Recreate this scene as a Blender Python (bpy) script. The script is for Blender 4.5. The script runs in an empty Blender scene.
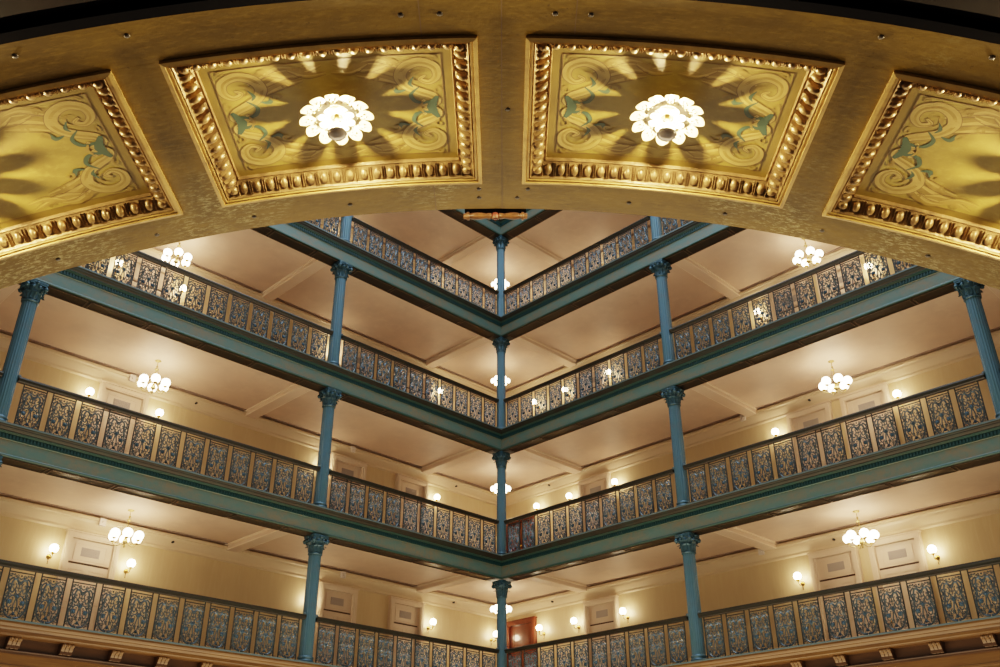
import bpy, bmesh, math, random
from mathutils import Vector, Matrix, Euler
random.seed(7)
PI = math.pi
col = bpy.context.scene.collection
S = math.sqrt(.5)

# ------------------------------------------------------------------ materials
def mat(name, base, rough=.5, metal=0., spec=.5, noise=None, bump=None, emis=None, estr=0., coat=0.):
    """noise=(scale, colour2, lo, hi, stretch)  bump=(scale, strength)"""
    m = bpy.data.materials.new(name); m.use_nodes = True
    nt = m.node_tree; b = nt.nodes['Principled BSDF']
    b.inputs['Base Color'].default_value = (*base, 1)
    b.inputs['Roughness'].default_value = rough
    b.inputs['Metallic'].default_value = metal
    b.inputs['Specular IOR Level'].default_value = spec
    b.inputs['Coat Weight'].default_value = coat
    tc = nt.nodes.new('ShaderNodeTexCoord')
    if noise:
        prev = None
        for (sc, c2, lo, hi, st) in (noise if isinstance(noise, list) else [noise]):
            mp = nt.nodes.new('ShaderNodeMapping'); mp.inputs['Scale'].default_value = st
            nt.links.new(tc.outputs['Object'], mp.inputs['Vector'])
            n = nt.nodes.new('ShaderNodeTexNoise'); n.inputs['Scale'].default_value = sc; n.inputs['Detail'].default_value = 6
            n.inputs['Roughness'].default_value = .6
            nt.links.new(mp.outputs['Vector'], n.inputs['Vector'])
            mr = nt.nodes.new('ShaderNodeMapRange'); mr.inputs['From Min'].default_value = lo; mr.inputs['From Max'].default_value = hi
            nt.links.new(n.outputs['Fac'], mr.inputs['Value'])
            mx = nt.nodes.new('ShaderNodeMix'); mx.data_type = 'RGBA'
            nt.links.new(mr.outputs['Result'], mx.inputs['Factor'])
            if prev is None: mx.inputs['A'].default_value = (*base, 1)
            else: nt.links.new(prev, mx.inputs['A'])
            mx.inputs['B'].default_value = (*c2, 1)
            prev = mx.outputs['Result']
        nt.links.new(prev, b.inputs['Base Color'])
    if bump:
        n = nt.nodes.new('ShaderNodeTexNoise'); n.inputs['Scale'].default_value = bump[0]; n.inputs['Detail'].default_value = 5
        nt.links.new(tc.outputs['Object'], n.inputs['Vector'])
        bp = nt.nodes.new('ShaderNodeBump'); bp.inputs['Strength'].default_value = bump[1]; bp.inputs['Distance'].default_value = .02
        nt.links.new(n.outputs['Fac'], bp.inputs['Height']); nt.links.new(bp.outputs['Normal'], b.inputs['Normal'])
    if emis:
        b.inputs['Emission Color'].default_value = (*emis, 1); b.inputs['Emission Strength'].default_value = estr
    return m

ONE = (1, 1, 1)
M = {}
M['teal'] = mat('patinated_teal_iron', (.085, .145, .135), .45, .25, noise=[(1.1, (.15, .135, .095), .40, .64, (1, .3, 2.5)), (9, (.07, .14, .135), .45, .8, ONE)], bump=(30, .08))
M['green_edge'] = mat('green_edge_iron', (.026, .075, .07), .4, .25, noise=(3, (.05, .075, .06), .4, .7, ONE))
M['dentil'] = mat('dark_teal_iron', (.007, .04, .045), .5, .2)
M['lip_dark'] = mat('dark_olive_iron', (.02, .0165, .011), .5, .15, noise=(2.5, (.016, .027, .021), .45, .7, ONE))
M['lip_edge'] = mat('blue_grey_edge', (.10, .15, .17), .4, .3)
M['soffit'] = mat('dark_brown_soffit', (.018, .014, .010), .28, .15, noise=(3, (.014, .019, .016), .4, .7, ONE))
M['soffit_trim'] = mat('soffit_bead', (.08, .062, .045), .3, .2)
M['column'] = mat('blue_teal_column', (.06, .135, .195), .42, .3, noise=[(6, (.055, .125, .155), .4, .7, (1, 1, .15)), (2.5, (.075, .115, .15), .5, .75, ONE)])
M['capital'] = mat('capital_iron', (.04, .10, .14), .35, .35, noise=(20, (.03, .07, .10), .4, .6, ONE))
M['ironwork'] = mat('blue_grey_ironwork', (.115, .16, .185), .28, .35, noise=(14, (.04, .065, .085), .4, .65, ONE))
M['flower'] = mat('blue_iron_flower', (.055, .10, .14), .22, .4)
M['rail'] = mat('dark_handrail', (.012, .014, .010), .35, noise=(5, (.02, .015, .009), .4, .7, ONE))
M['bar'] = mat('dark_bar', (.03, .04, .045), .4, .3)
M['ceil'] = mat('blush_plaster', (.66, .50, .385), .55, noise=[(.7, (.56, .43, .34), .4, .7, ONE), (3, (.68, .53, .41), .5, .8, ONE)], bump=(6, .03))
M['beamw'] = mat('cream_beam', (.68, .53, .41), .5)
M['beam_bead'] = mat('beam_bead', (.80, .66, .52), .45)
M['ceil_shade'] = mat('painted_shadow_line', (.34, .26, .225), .5)
M['wall'] = mat('straw_wall', (.66, .52, .315), .42, noise=[(1.2, (.60, .465, .28), .4, .7, (1, 1, .4)), (12, (.68, .56, .35), .5, .8, (1, 1, .1))], bump=(12, .03))
M['cornice'] = mat('cream_cornice', (.68, .54, .37), .38)
M['door'] = mat('cream_door', (.72, .58, .45), .42)
M['door_line'] = mat('door_gap', (.10, .06, .04), .6)
M['grille'] = mat('vent_grille', (.42, .36, .33), .6)
M['red'] = mat('mahogany', (.20, .045, .02), .25, noise=(4, (.12, .03, .015), .4, .7, (1, 1, .2)), coat=.5)
M['brass'] = mat('brass', (.62, .42, .13), .25, .9)
M['gbrass'] = mat('old_brass', (.45, .33, .14), .35, .8)
M['globe'] = mat('lit_globe', (.9, .88, .82), .2, emis=(1, .80, .55), estr=20)
M['globe2'] = mat('lit_sconce_globe', (.9, .88, .82), .2, emis=(1, .78, .50), estr=40)
M['white'] = mat('white_plastic', (.75, .66, .6), .5)
M['black'] = mat('black_plastic', (.03, .025, .02), .5)
M['wood'] = mat('golden_oak', (.135, .066, .016), .38, noise=[(3, (.085, .037, .009), .4, .68, (.25, 1, 3)), (14, (.17, .088, .023), .5, .8, (.2, 1, 4))], coat=.2)
M['wood_dark'] = mat('dark_oak', (.06, .027, .01), .45, noise=(5, (.028, .013, .006), .4, .7, (.3, 1, 2)))
M['floor'] = mat('stone_floor', (.34, .26, .18), .35, noise=(3, (.22, .17, .12), .4, .7, ONE))
GOLD = (.165, .102, .013)
M['gold'] = mat('old_gold_paint', GOLD, .40, .25, spec=.35, noise=[(2.2, (.11, .068, .010), .40, .68, (1, 2, 1)), (16, (.22, .14, .022), .5, .85, (1, 4, 1)), (60, (.08, .047, .009), .62, .78, ONE)], bump=(38, .07))
M['gilt'] = mat('gilt_moulding', (.28, .18, .075), .36, .55, noise=(9, (.12, .075, .034), .42, .68, ONE), bump=(60, .15))
M['gilt_flat'] = mat('gilt_fillet', (.38, .25, .08), .36, .45, noise=(12, (.24, .15, .05), .45, .7, ONE))
M['border'] = mat('ochre_border', (.19, .13, .026), .45, .25, noise=(5, (.14, .094, .02), .4, .7, ONE))
M['paint'] = mat('painted_ochre', (.235, .17, .030), .5, .05, noise=[(4, (.16, .108, .018), .42, .66, ONE), (18, (.27, .21, .047), .52, .8, (1, 1.6, 1))], bump=(25, .05))
M['scroll'] = mat('pale_gold_scroll', (.31, .22, .062), .5, .05, noise=(14, (.24, .165, .04), .4, .7, ONE))
M['scroll2'] = mat('honey_scroll', (.18, .115, .02), .5, .05, noise=(14, (.25, .17, .038), .4, .7, ONE))
M['sgreen'] = mat('sage_scroll', (.034, .062, .034), .5, .05)
M['sbrown'] = mat('umber_line', (.13, .075, .02), .55)
M['petal'] = mat('glass_petal', (.42, .34, .22), .25, emis=(1, .72, .35), estr=.12)
M['petal_in'] = mat('inner_glass', (.6, .52, .42), .25, emis=(1, .86, .6), estr=2.)
M['bulb'] = mat('bulb', (1, .9, .7), .3, emis=(1, .74, .40), estr=8500)
M['finial'] = mat('smoked_glass', (.40, .36, .33), .15, .5)
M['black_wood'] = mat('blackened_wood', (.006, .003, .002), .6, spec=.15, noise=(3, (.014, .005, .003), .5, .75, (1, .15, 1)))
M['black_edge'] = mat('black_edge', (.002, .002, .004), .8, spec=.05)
M['spindle'] = mat('turned_wood', (.085, .04, .016), .35, noise=(20, (.14, .065, .022), .4, .7, ONE))
M['screw'] = mat('screw', (.06, .05, .04), .35, .6)
# worn patches near coffer corners: brighter flaking on the gold
def wear(m):
    nt = m.node_tree; b = nt.nodes['Principled BSDF']; src = b.inputs['Base Color'].links[0].from_socket
    tc = nt.nodes.new('ShaderNodeTexCoord')
    n1 = nt.nodes.new('ShaderNodeTexNoise'); n1.inputs['Scale'].default_value = 45; n1.inputs['Detail'].default_value = 8; n1.inputs['Roughness'].default_value = .75
    mpp = nt.nodes.new('ShaderNodeMapping'); mpp.inputs['Scale'].default_value = (.6, 1.8, 1)
    nt.links.new(tc.outputs['Object'], mpp.inputs['Vector']); nt.links.new(mpp.outputs['Vector'], n1.inputs['Vector'])
    n2 = nt.nodes.new('ShaderNodeTexNoise'); n2.inputs['Scale'].default_value = 1.9; n2.inputs['Detail'].default_value = 2
    nt.links.new(tc.outputs['Object'], n2.inputs['Vector'])
    # more wear towards the atrium side of the arch
    sp = nt.nodes.new('ShaderNodeSeparateXYZ'); nt.links.new(tc.outputs['Object'], sp.inputs['Vector'])
    ym = nt.nodes.new('ShaderNodeMapRange'); ym.inputs['From Min'].default_value = 3.0; ym.inputs['From Max'].default_value = 3.6; ym.inputs['To Min'].default_value = -.12; ym.inputs['To Max'].default_value = .09
    nt.links.new(sp.outputs['Y'], ym.inputs['Value'])
    ax = nt.nodes.new('ShaderNodeMath'); ax.operation = 'ABSOLUTE'; nt.links.new(sp.outputs['X'], ax.inputs[0])
    xm = nt.nodes.new('ShaderNodeMapRange'); xm.inputs['From Min'].default_value = .5; xm.inputs['From Max'].default_value = 1.3; xm.inputs['To Min'].default_value = -.08; xm.inputs['To Max'].default_value = .05
    nt.links.new(ax.outputs[0], xm.inputs['Value'])
    a1 = nt.nodes.new('ShaderNodeMath'); a1.operation = 'ADD'; nt.links.new(n2.outputs['Fac'], a1.inputs[0]); nt.links.new(ym.outputs[0], a1.inputs[1])
    a3 = nt.nodes.new('ShaderNodeMath'); a3.operation = 'ADD'; nt.links.new(a1.outputs[0], a3.inputs[0]); nt.links.new(xm.outputs[0], a3.inputs[1])
    r2 = nt.nodes.new('ShaderNodeMapRange'); r2.inputs['From Min'].default_value = .56; r2.inputs['From Max'].default_value = .72
    nt.links.new(a3.outputs[0], r2.inputs['Value'])
    r1 = nt.nodes.new('ShaderNodeMapRange'); r1.inputs['From Min'].default_value = .50; r1.inputs['From Max'].default_value = .60
    nt.links.new(n1.outputs['Fac'], r1.inputs['Value'])
    mu = nt.nodes.new('ShaderNodeMath'); mu.operation = 'MULTIPLY'; nt.links.new(r1.outputs[0], mu.inputs[0]); nt.links.new(r2.outputs[0], mu.inputs[1])
    mx = nt.nodes.new('ShaderNodeMix'); mx.data_type = 'RGBA'; mx.inputs['B'].default_value = (.40, .34, .16, 1)
    nt.links.new(mu.outputs[0], mx.inputs['Factor']); nt.links.new(src, mx.inputs['A']); nt.links.new(mx.outputs['Result'], b.inputs['Base Color'])
wear(M['gold'])

# ------------------------------------------------------------------ mesh builder
class MB:
    def __init__(s): s.v = []; s.f = []; s.m = []; s.mats = []; s.sm = []
    def mi(s, m):
        if m not in s.mats: s.mats.append(m)
        return s.mats.index(m)
    def add(s, vs, fs, m, smooth=False):
        o = len(s.v); k = s.mi(m); s.v += [tuple(v) for v in vs]
        for f in fs: s.f.append([i + o for i in f]); s.m.append(k); s.sm.append(smooth)
    def box(s, x0, x1, y0, y1, z0, z1, m):
        vs = [(x, y, z) for x in (x0, x1) for y in (y0, y1) for z in (z0, z1)]
        s.add(vs, [(0, 1, 3, 2), (4, 6, 7, 5), (0, 4, 5, 1), (2, 3, 7, 6), (0, 2, 6, 4), (1, 5, 7, 3)], m)
    def lathe(s, prof, m, seg=16, c=(0, 0, 0), flute=0, fd=0, smooth=True, axis='z'):
        vs = []; fs = []
        for (r, z) in prof:
            for i in range(seg):
                a = 2 * PI * i / seg; rr = r
                p = (rr * math.cos(a), rr * math.sin(a), z)
                if axis == 'x': p = (z, rr * math.cos(a), rr * math.sin(a))
                if axis == 'y': p = (rr * math.cos(a), z, rr * math.sin(a))
                vs.append((p[0] + c[0], p[1] + c[1], p[2] + c[2]))
        for j in range(len(prof) - 1):
            for i in range(seg):
                k = (i + 1) % seg
                fs.append((j * seg + i, j * seg + k, (j + 1) * seg + k, (j + 1) * seg + i))
        s.add(vs, fs, m, smooth)
    def ball(s, r, c, m, seg=12, rings=8, sq=(1, 1, 1)):
        vs = []; fs = []
        for j in range(rings + 1):
            t = PI * j / rings
            for i in range(seg):
                a = 2 * PI * i / seg
                vs.append((c[0] + r * sq[0] * math.sin(t) * math.cos(a), c[1] + r * sq[1] * math.sin(t) * math.sin(a), c[2] + r * sq[2] * math.cos(t)))
        for j in range(rings):
            for i in range(seg):
                k = (i + 1) % seg
                fs.append((j * seg + i, (j + 1) * seg + i, (j + 1) * seg + k, j * seg + k))
        s.add(vs, fs, m, True)
    def tube(s, pts, r, m, seg=6):
        pts = [Vector(p) for p in pts]; vs = []; fs = []
        for i, p in enumerate(pts):
            t = (pts[min(i + 1, len(pts) - 1)] - pts[max(i - 1, 0)]).normalized()
            u = t.orthogonal().normalized() if abs(t.z) > .99 else t.cross(Vector((0, 0, 1))).normalized()
            w = t.cross(u); rr = r[i] if isinstance(r, list) else r
            for k in range(seg):
                a = 2 * PI * k / seg; vs.append(p + u * rr * math.cos(a) + w * rr * math.sin(a))
        for i in range(len(pts) - 1):
            for k in range(seg):
                l = (k + 1) % seg; fs.append((i * seg + k, i * seg + l, (i + 1) * seg + l, (i + 1) * seg + k))
        fs.append(tuple(range(seg))[::-1]); fs.append(tuple(range((len(pts) - 1) * seg, len(pts) * seg)))
        s.add(vs, fs, m, True)
    def ribbon(s, pts, w0, w1, d, m, ridge=.6):
        """flat cast scroll in the xz plane, thickness d in y, with a ridge on both faces; pts (x,z)"""
        n = len(pts); vs = []; fs = []
        for i, p in enumerate(pts):
            a = pts[max(i - 1, 0)]; b = pts[min(i + 1, n - 1)]
            tx, tz = b[0] - a[0], b[1] - a[1]; L = math.hypot(tx, tz) or 1; nx, nz = -tz / L, tx / L
            w = (w0 + (w1 - w0) * i / (n - 1)) / 2
            vs += [(p[0] + nx * w, 0, p[1] + nz * w), (p[0], d, p[1]), (p[0] - nx * w, 0, p[1] - nz * w), (p[0], -d * ridge, p[1])]
        for i in range(n - 1):
            o = i * 4
            for k in range(4): fs.append((o + k, o + (k + 1) % 4, o + 4 + (k + 1) % 4, o + 4 + k))
        s.add(vs, fs, m)
    def build(s, name, parent=None, kind=None, recalc=True):
        me = bpy.data.meshes.new(name); me.from_pydata(s.v, [], s.f)
        for m in s.mats: me.materials.append(m)
        me.polygons.foreach_set('material_index', s.m); me.polygons.foreach_set('use_smooth', s.sm)
        if recalc:
            bm = bmesh.new(); bm.from_mesh(me); bmesh.ops.recalc_face_normals(bm, faces=bm.faces); bm.to_mesh(me); bm.free()
        me.update()
        return link(name, me, parent, kind)

def link(name, me, parent=None, kind=None):
    o = bpy.data.objects.new(name, me); col.objects.link(o)
    if parent: o.parent = parent
    if kind: o['kind'] = kind
    return o
def thing(name, label, cat, loc=(0, 0, 0), rz=0, group=None, rot=None):
    o = bpy.data.objects.new(name, None); col.objects.link(o); o.empty_display_size = .2
    o.location = loc; o.rotation_euler = rot if rot else (0, 0, rz)
    o['label'] = label; o['category'] = cat
    if group: o['group'] = group
    return o
def tag(o, label, cat, group=None):
    o['label'] = label; o['category'] = cat
    if group: o['group'] = group
def copy_tree(o, parent=None):
    c = o.copy(); col.objects.link(c); c.parent = parent
    for ch in list(o.children): copy_tree(ch, c)
    return c
def arc(cx, cz, r0, r1, a0, a1, n=12):
    return [(cx + (r0 + (r1 - r0) * i / n) * math.cos(math.radians(a0 + (a1 - a0) * i / n)), cz + (r0 + (r1 - r0) * i / n) * math.sin(math.radians(a0 + (a1 - a0) * i / n))) for i in range(n + 1)]
def spline(P, n=6):
    out = []
    for i in range(len(P) - 1):
        p0, p1, p2, p3 = P[max(i - 1, 0)], P[i], P[i + 1], P[min(i + 2, len(P) - 1)]
        for k in range(n):
            t = k / n
            out.append(tuple(.5 * (2 * p1[j] + (p2[j] - p0[j]) * t + (2 * p0[j] - 5 * p1[j] + 4 * p2[j] - p3[j]) * t * t + (3 * p1[j] - p0[j] - 3 * p2[j] + p3[j]) * t ** 3) for j in range(2)))
    out.append(P[-1]); return out

# ------------------------------------------------------------------ the place
# galleries run from the far corner (0,0) along two wings; a = along wing, o = outwards into the atrium
ZL = {1: 0., 2: 3.891, 3: 8.061, 4: 12.284, 5: 16.525}     # lip level of each balcony
ANG = {'L': math.radians(-135), 'R': math.radians(135)}
SG = {'L': 1, 'R': -1}
DD = {'L': (Vector((-S, -S, 0)), Vector((S, -S, 0))), 'R': (Vector((S, -S, 0)), Vector((-S, -S, 0)))}
def at(s, a, o, z): D, N = DD[s]; return D * a + N * o + Vector((0, 0, z))
WN = {'L': 'left', 'R': 'right'}
LV = {1: 'lowest', 2: 'second-lowest', 3: 'third', 4: 'fourth'}
WALL = 4.0; LEN = 20.5
A1 = {'L': 6.82, 'R': 6.85}; A2 = {'L': 15.03, 'R': 15.05}

def sweep(mb, prof, s, a1, m, a0=None):
    """profile [(o,z)] swept along a wing; mitred at the corner. local frame x = sg*a, y = o"""
    sg = SG[s]; vs = []; fs = []
    for (o, z) in prof: vs.append((sg * (o if a0 is None else a0), o, z))
    for (o, z) in prof: vs.append((sg * a1, o, z))
    n = len(prof)
    for i in range(n - 1): fs.append((i, i + 1, n + i + 1, n + i))
    mb.add(vs, fs, m)
# structure -------------------------------------------------------------
mb = MB(); mb.box(-22, 22, -36, 8, -5.74, -5.54, M['floor']); mb.build('floor', kind='structure')
for s in 'LR':
    sg = SG[s]
    mb = MB(); a0 = -WALL - .2
    x0, x1 = sorted((sg * a0, sg * LEN)); mb.box(x0, x1, -WALL - .2, -WALL, -5.5, 17.2, M['wall'])
    # thin vertical joints of the wall covering
    o = mb.build('wall_' + WN[s], kind='structure'); o.rotation_euler.z = ANG[s]
for k in (2, 3, 4, 5):
    z = ZL[k]
    # gallery slab: L-shaped = two quads mitred at corner
    for s in 'LR':
        sg = SG[s]; mb = MB()
        P = [(sg * -WALL, -WALL), (sg * LEN, -WALL), (sg * LEN, -.30), (sg * -.30, -.30)]
        vs = [(x, y, z - .22) for x, y in P] + [(x, y, z - .02) for x, y in P]
        mb.add(vs, [(0, 1, 2, 3), (4, 5, 6, 7), (0, 1, 5, 4), (1, 2, 6, 5), (2, 3, 7, 6), (3, 0, 4, 7)], M['ceil'])
        o = mb.build('ceiling', kind='structure'); o.rotation_euler.z = ANG[s]
        # cross beams
        mb = MB()
        for a in (0.0, 7.08, 15.3):
            w = .17
            x0, x1 = sg * a - w, sg * a + w
            y0 = -WALL if a else -WALL
            mb.box(x0, x1, y0, -.3, z - .40, z - .21, M['beamw'])
            mb.box(x0 - .035, x0, y0, -.3, z - .27, z - .21, M['beam_bead']); mb.box(x1, x1 + .035, y0, -.3, z - .27, z - .21, M['beam_bead']); mb.box(x0 - .012, x0, y0, -.3, z - .405, z - .37, M['beam_bead']); mb.box(x1, x1 + .012, y0, -.3, z - .405, z - .37, M['beam_bead'])
        # dark strip on the ceiling, painted shade along the cornice
        sweep(mb, [(-3.80, z - .222), (-3.80, z - .24), (-3.765, z - .24), (-3.765, z - .222)], s, LEN, M['ceil_shade'])
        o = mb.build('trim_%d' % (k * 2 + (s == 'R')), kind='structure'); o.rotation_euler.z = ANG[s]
        # cornice on the wall
        mb = MB(); W = -WALL
        sweep(mb, [(W, z - .30), (W + .20, z - .30), (W + .20, z - .37), (W + .17, z - .39), (W + .15, z - .45), (W + .10, z - .53), (W + .05, z - .60), (W + .05, z - .66), (W + .025, z - .68), (W, z - .70)], s, LEN, M['cornice'])
        o = mb.build('trim_%d' % (20 + k * 2 + (s == 'R')), kind='structure'); o.rotation_euler.z = ANG[s]
for s in 'LR':
    sg = SG[s]; mb = MB()
    P = [(sg * -WALL, -WALL), (sg * LEN, -WALL), (sg * LEN, -.05), (sg * -.05, -.05)]
    vs = [(x, y, -.2) for x, y in P] + [(x, y, -.01) for x, y in P]
    mb.add(vs, [(0, 1, 2, 3), (4, 5, 6, 7), (0, 1, 5, 4), (1, 2, 6, 5), (2, 3, 7, 6), (3, 0, 4, 7)], M['floor'])
    o = mb.build('floor', kind='structure'); o.rotation_euler.z = ANG[s]

# balcony beams (iron girders) --------------------------------------------
for k in (2, 3, 4, 5):
    for s in 'LR':
        sg = SG[s]
        place = {2: 'below the second railing row from the bottom', 3: 'below the third railing row from the bottom', 4: 'below the topmost railing row', 5: 'highest in view, partly behind the gilded arch'}[k]
        t = thing('balcony_beam', 'patinated teal iron beam, %s wing, %s' % (WN[s], place), 'beam', (0, 0, ZL[k]), ANG[s], 'teal balcony beams')
        mb = MB()
        sweep(mb, [(.27, 0), (.29, -.004), (.29, -.035), (.28, -.04)], s, LEN, M['lip_edge'])
        sweep(mb, [(.28, -.04), (.275, -.06), (.262, -.08), (.262, -.10), (.245, -.13), (.23, -.15), (.23, -.17)], s, LEN, M['lip_dark'])
        sweep(mb, [(.23, -.17), (.215, -.175), (.205, -.205), (.195, -.21)], s, LEN, M['green_edge'])
        sweep(mb, [(-.30, 0.0), (.27, 0.0)], s, LEN, M['lip_dark'])
        mb.build('lip_moulding', t)
        mb = MB()
        sweep(mb, [(.195, -.21), (.175, -.21), (.175, -.315), (.165, -.32)], s, LEN, M['dentil'])
        a = .26; vs = []
        while a < LEN:
            x0, x1 = sorted((sg * a, sg * (a + .036))); mb.box(x0, x1, .172, .196, -.30, -.212, M['dentil']); a += .072
        mb.build('dentil_row', t)
        mb = MB()
        sweep(mb, [(.165, -.32), (.152, -.33), (.152, -.63), (.158, -.645)], s, LEN, M['teal'])
        sweep(mb, [(.158, -.645), (.175, -.65), (.18, -.68), (.17, -.70), (.15, -.702)], s, LEN, M['green_edge'])
        mb.build('fascia', t)
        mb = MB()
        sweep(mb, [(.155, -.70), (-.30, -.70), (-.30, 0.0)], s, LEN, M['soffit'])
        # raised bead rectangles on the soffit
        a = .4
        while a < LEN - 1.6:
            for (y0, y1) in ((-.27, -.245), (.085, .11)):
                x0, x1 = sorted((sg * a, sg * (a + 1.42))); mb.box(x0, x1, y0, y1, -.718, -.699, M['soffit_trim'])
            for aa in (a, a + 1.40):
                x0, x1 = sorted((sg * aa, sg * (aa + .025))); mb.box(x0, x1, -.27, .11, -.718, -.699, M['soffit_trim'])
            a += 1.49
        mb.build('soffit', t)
# lowest balcony: oak cornice with corbels ---------------------------------
for s in 'LR':
    sg = SG[s]
    t = thing('oak_cornice', 'golden oak cornice with fluted corbels beneath the lowest railing, %s wing' % WN[s], 'cornice', (0, 0, 0), ANG[s])
    mb = MB(); sweep(mb, [(-.3, 0), (.27, 0), (.30, -.004), (.30, -.035), (.28, -.04)], s, LEN, M['lip_edge']); mb.build('metal_lip', t)
    mb = MB()
    sweep(mb, [(.28, -.04), (.285, -.08), (.275, -.11), (.255, -.13), (.255, -.145), (.235, -.16), (.22, -.19), (.225, -.205), (.225, -.255), (.205, -.27), (.20, -.295), (-.05, -.295)], s, LEN, M['wood'])
    mb.build('crown_moulding', t)
    mb = MB()
    sweep(mb, [(-.05, -.295), (-.05, -.53), (-.05, -.535)], s, LEN, M['wood_dark'])
    mb.build('recess_board', t)
    mb = MB()
    sweep(mb, [(-.05, -.53), (.06, -.53), (.065, -.545), (.05, -.56), (.05, -.59), (.03, -.60)], s, LEN, M['wood_dark'])
    sweep(mb, [(.03, -.60), (.03, -.80), (.05, -.81), (.05, -.84), (.02, -.86), (.02, -1.5), (-.3, -1.5)], s, LEN, M['wood'])
    mb.build('frieze_board', t)
    cme = None
    for j in range(-7, 5):
        a = (12.62 if s == 'R' else 12.63) + 1.045 * j
        if cme is None:
            mb = MB()
            for i in range(3):
                x = -.082 + i * .082
                P = [(-.05, -.30), (.17, -.30), (.18, -.33), (.165, -.36), (.13, -.385), (.12, -.42), (.10, -.45), (.055, -.48), (.04, -.51), (-.05, -.525)]
                n = len(P); w = .034
                vs = [(x - w, o_, z) for o_, z in P] + [(x + w, o_, z) for o_, z in P]
                mb.add(vs, [tuple(range(n))[::-1], tuple(range(n, 2 * n))] + [(q, (q + 1) % n, n + (q + 1) % n, n + q) for q in range(n)], M['wood'])
                mb.ball(.03, (x, .165, -.335), M['wood'], 8, 6)
            mb.box(-.125, .125, -.05, .10, -.50, -.30, M['wood_dark'])
            c = mb.build('corbel', t); cme = c.data
        else: c = link('corbel', cme, t)
        c.location = (sg * a, 0, 0)

# columns -----------------------------------------------------------------
def fluted(mb, r0, r1, z0, z1, m, n=20, steps=6):
    seg = n * 4; vs = []; fs = []
    for j in range(steps + 1):
        t = j / steps; r = r0 + (r1 - r0) * t; z = z0 + (z1 - z0) * t
        for i in range(seg):
            a = 2 * PI * i / seg; d = .009 * max(0, math.sin(PI * ((i % 4)) / 4)) if 1 else 0
            vs.append(((r - d) * math.cos(a), (r - d) * math.sin(a), z))
    for j in range(steps):
        for i in range(seg):
            k = (i + 1) % seg; fs.append((j * seg + i, j * seg + k, (j + 1) * seg + k, (j + 1) * seg + i))
    mb.add(vs, fs, m, False)
def capital_mesh():
    mb = MB(); m = M['capital']
    # bell (z relative to beam lip above): neck -1.17, top -.72
    mb.lathe([(.165, -1.20), (.19, -1.185), (.19, -1.16), (.165, -1.15)], m, 24)
    mb.lathe([(.155, -1.15), (.165, -1.0), (.19, -.90), (.225, -.82), (.24, -.78)], m, 24)
    # concave-sided abacus
    seg = 32
    for z0, z1, g in ((-.785, -.745, .97), (-.745, -.70, 1.0)):
        ring = []
        for i in range(seg):
            a = 2 * PI * i / seg; u = abs(((a / (PI / 2)) % 1) - .5) * 2      # 0 mid-diagonal .. 1 axis
            r = .34 - .10 * (u ** .6) * 1.0
            r = (.24 + .085 * (1 - u) ** 1.6) * g
            ring.append((r * math.cos(a), r * math.sin(a)))
        vs = [(x, y, z0) for x, y in ring] + [(x, y, z1) for x, y in ring]
        fs = [(i, (i + 1) % seg, seg + (i + 1) % seg, seg + i) for i in range(seg)] + [tuple(range(seg)), tuple(range(seg, 2 * seg))]
        mb.add(vs, fs, m)
    # acanthus leaves in two tiers
    def leaf(ang, zb, h, rb, out, w):
        vs = []; fs = []; n = 6
        for i in range(n + 1):
            t = i / n; z = zb + h * math.sin(min(1, t * 1.15) * PI / 2) - (h * .22 * max(0, t - .7) / .3)
            r = rb + out * (t ** 2.4); ww = w * (math.sin(PI * (.22 + .70 * t)) ** .8) * (1 + .18 * (i % 2))
            for kx, off in ((-1, 0), (0, .02), (1, 0)):
                da = kx * ww / max(r, .05)
                vs.append(((r + off) * math.cos(ang + da), (r + off) * math.sin(ang + da), z))
        for i in range(n):
            for q in range(2): o = i * 3 + q; fs.append((o, o + 1, o + 4, o + 3))
        mb.add(vs, fs, m)
    for i in range(8): leaf(2 * PI * i / 8, -1.15, .20, .17, .10, .075)
    for i in range(8): leaf(2 * PI * (i + .5) / 8, -1.13, .31, .175, .13, .075)
    # corner volutes (curled)
    for i in range(4):
        a = PI / 4 + i * PI / 2; ca, sa = math.cos(a), math.sin(a)
        pts = [(.17, -1.0), (.20, -.90), (.25, -.82), (.30, -.80), (.325, -.83), (.31, -.87), (.28, -.865), (.275, -.84)]
        mb.tube([(p * ca, p * sa, z) for p, z in pts], [.02, .024, .028, .03, .032, .032, .028, .022], m, 6)
        mb.ball(.058, (.292 * ca, .292 * sa, -.845), m, 8, 6, (1, 1, 1))
    for i in range(4):
        a = i * PI / 2; mb.ball(.055, (.245 * math.cos(a), .235 * math.sin(a), -.755), m, 8, 6, (1, 1, .8))
        for d in (-.28, .28):
            mb.ball(.045, (.245 * math.cos(a + d), .225 * math.sin(a + d), -.84), m, 8, 6)
    return mb
CAP = None; SHAFTS = {}
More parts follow.
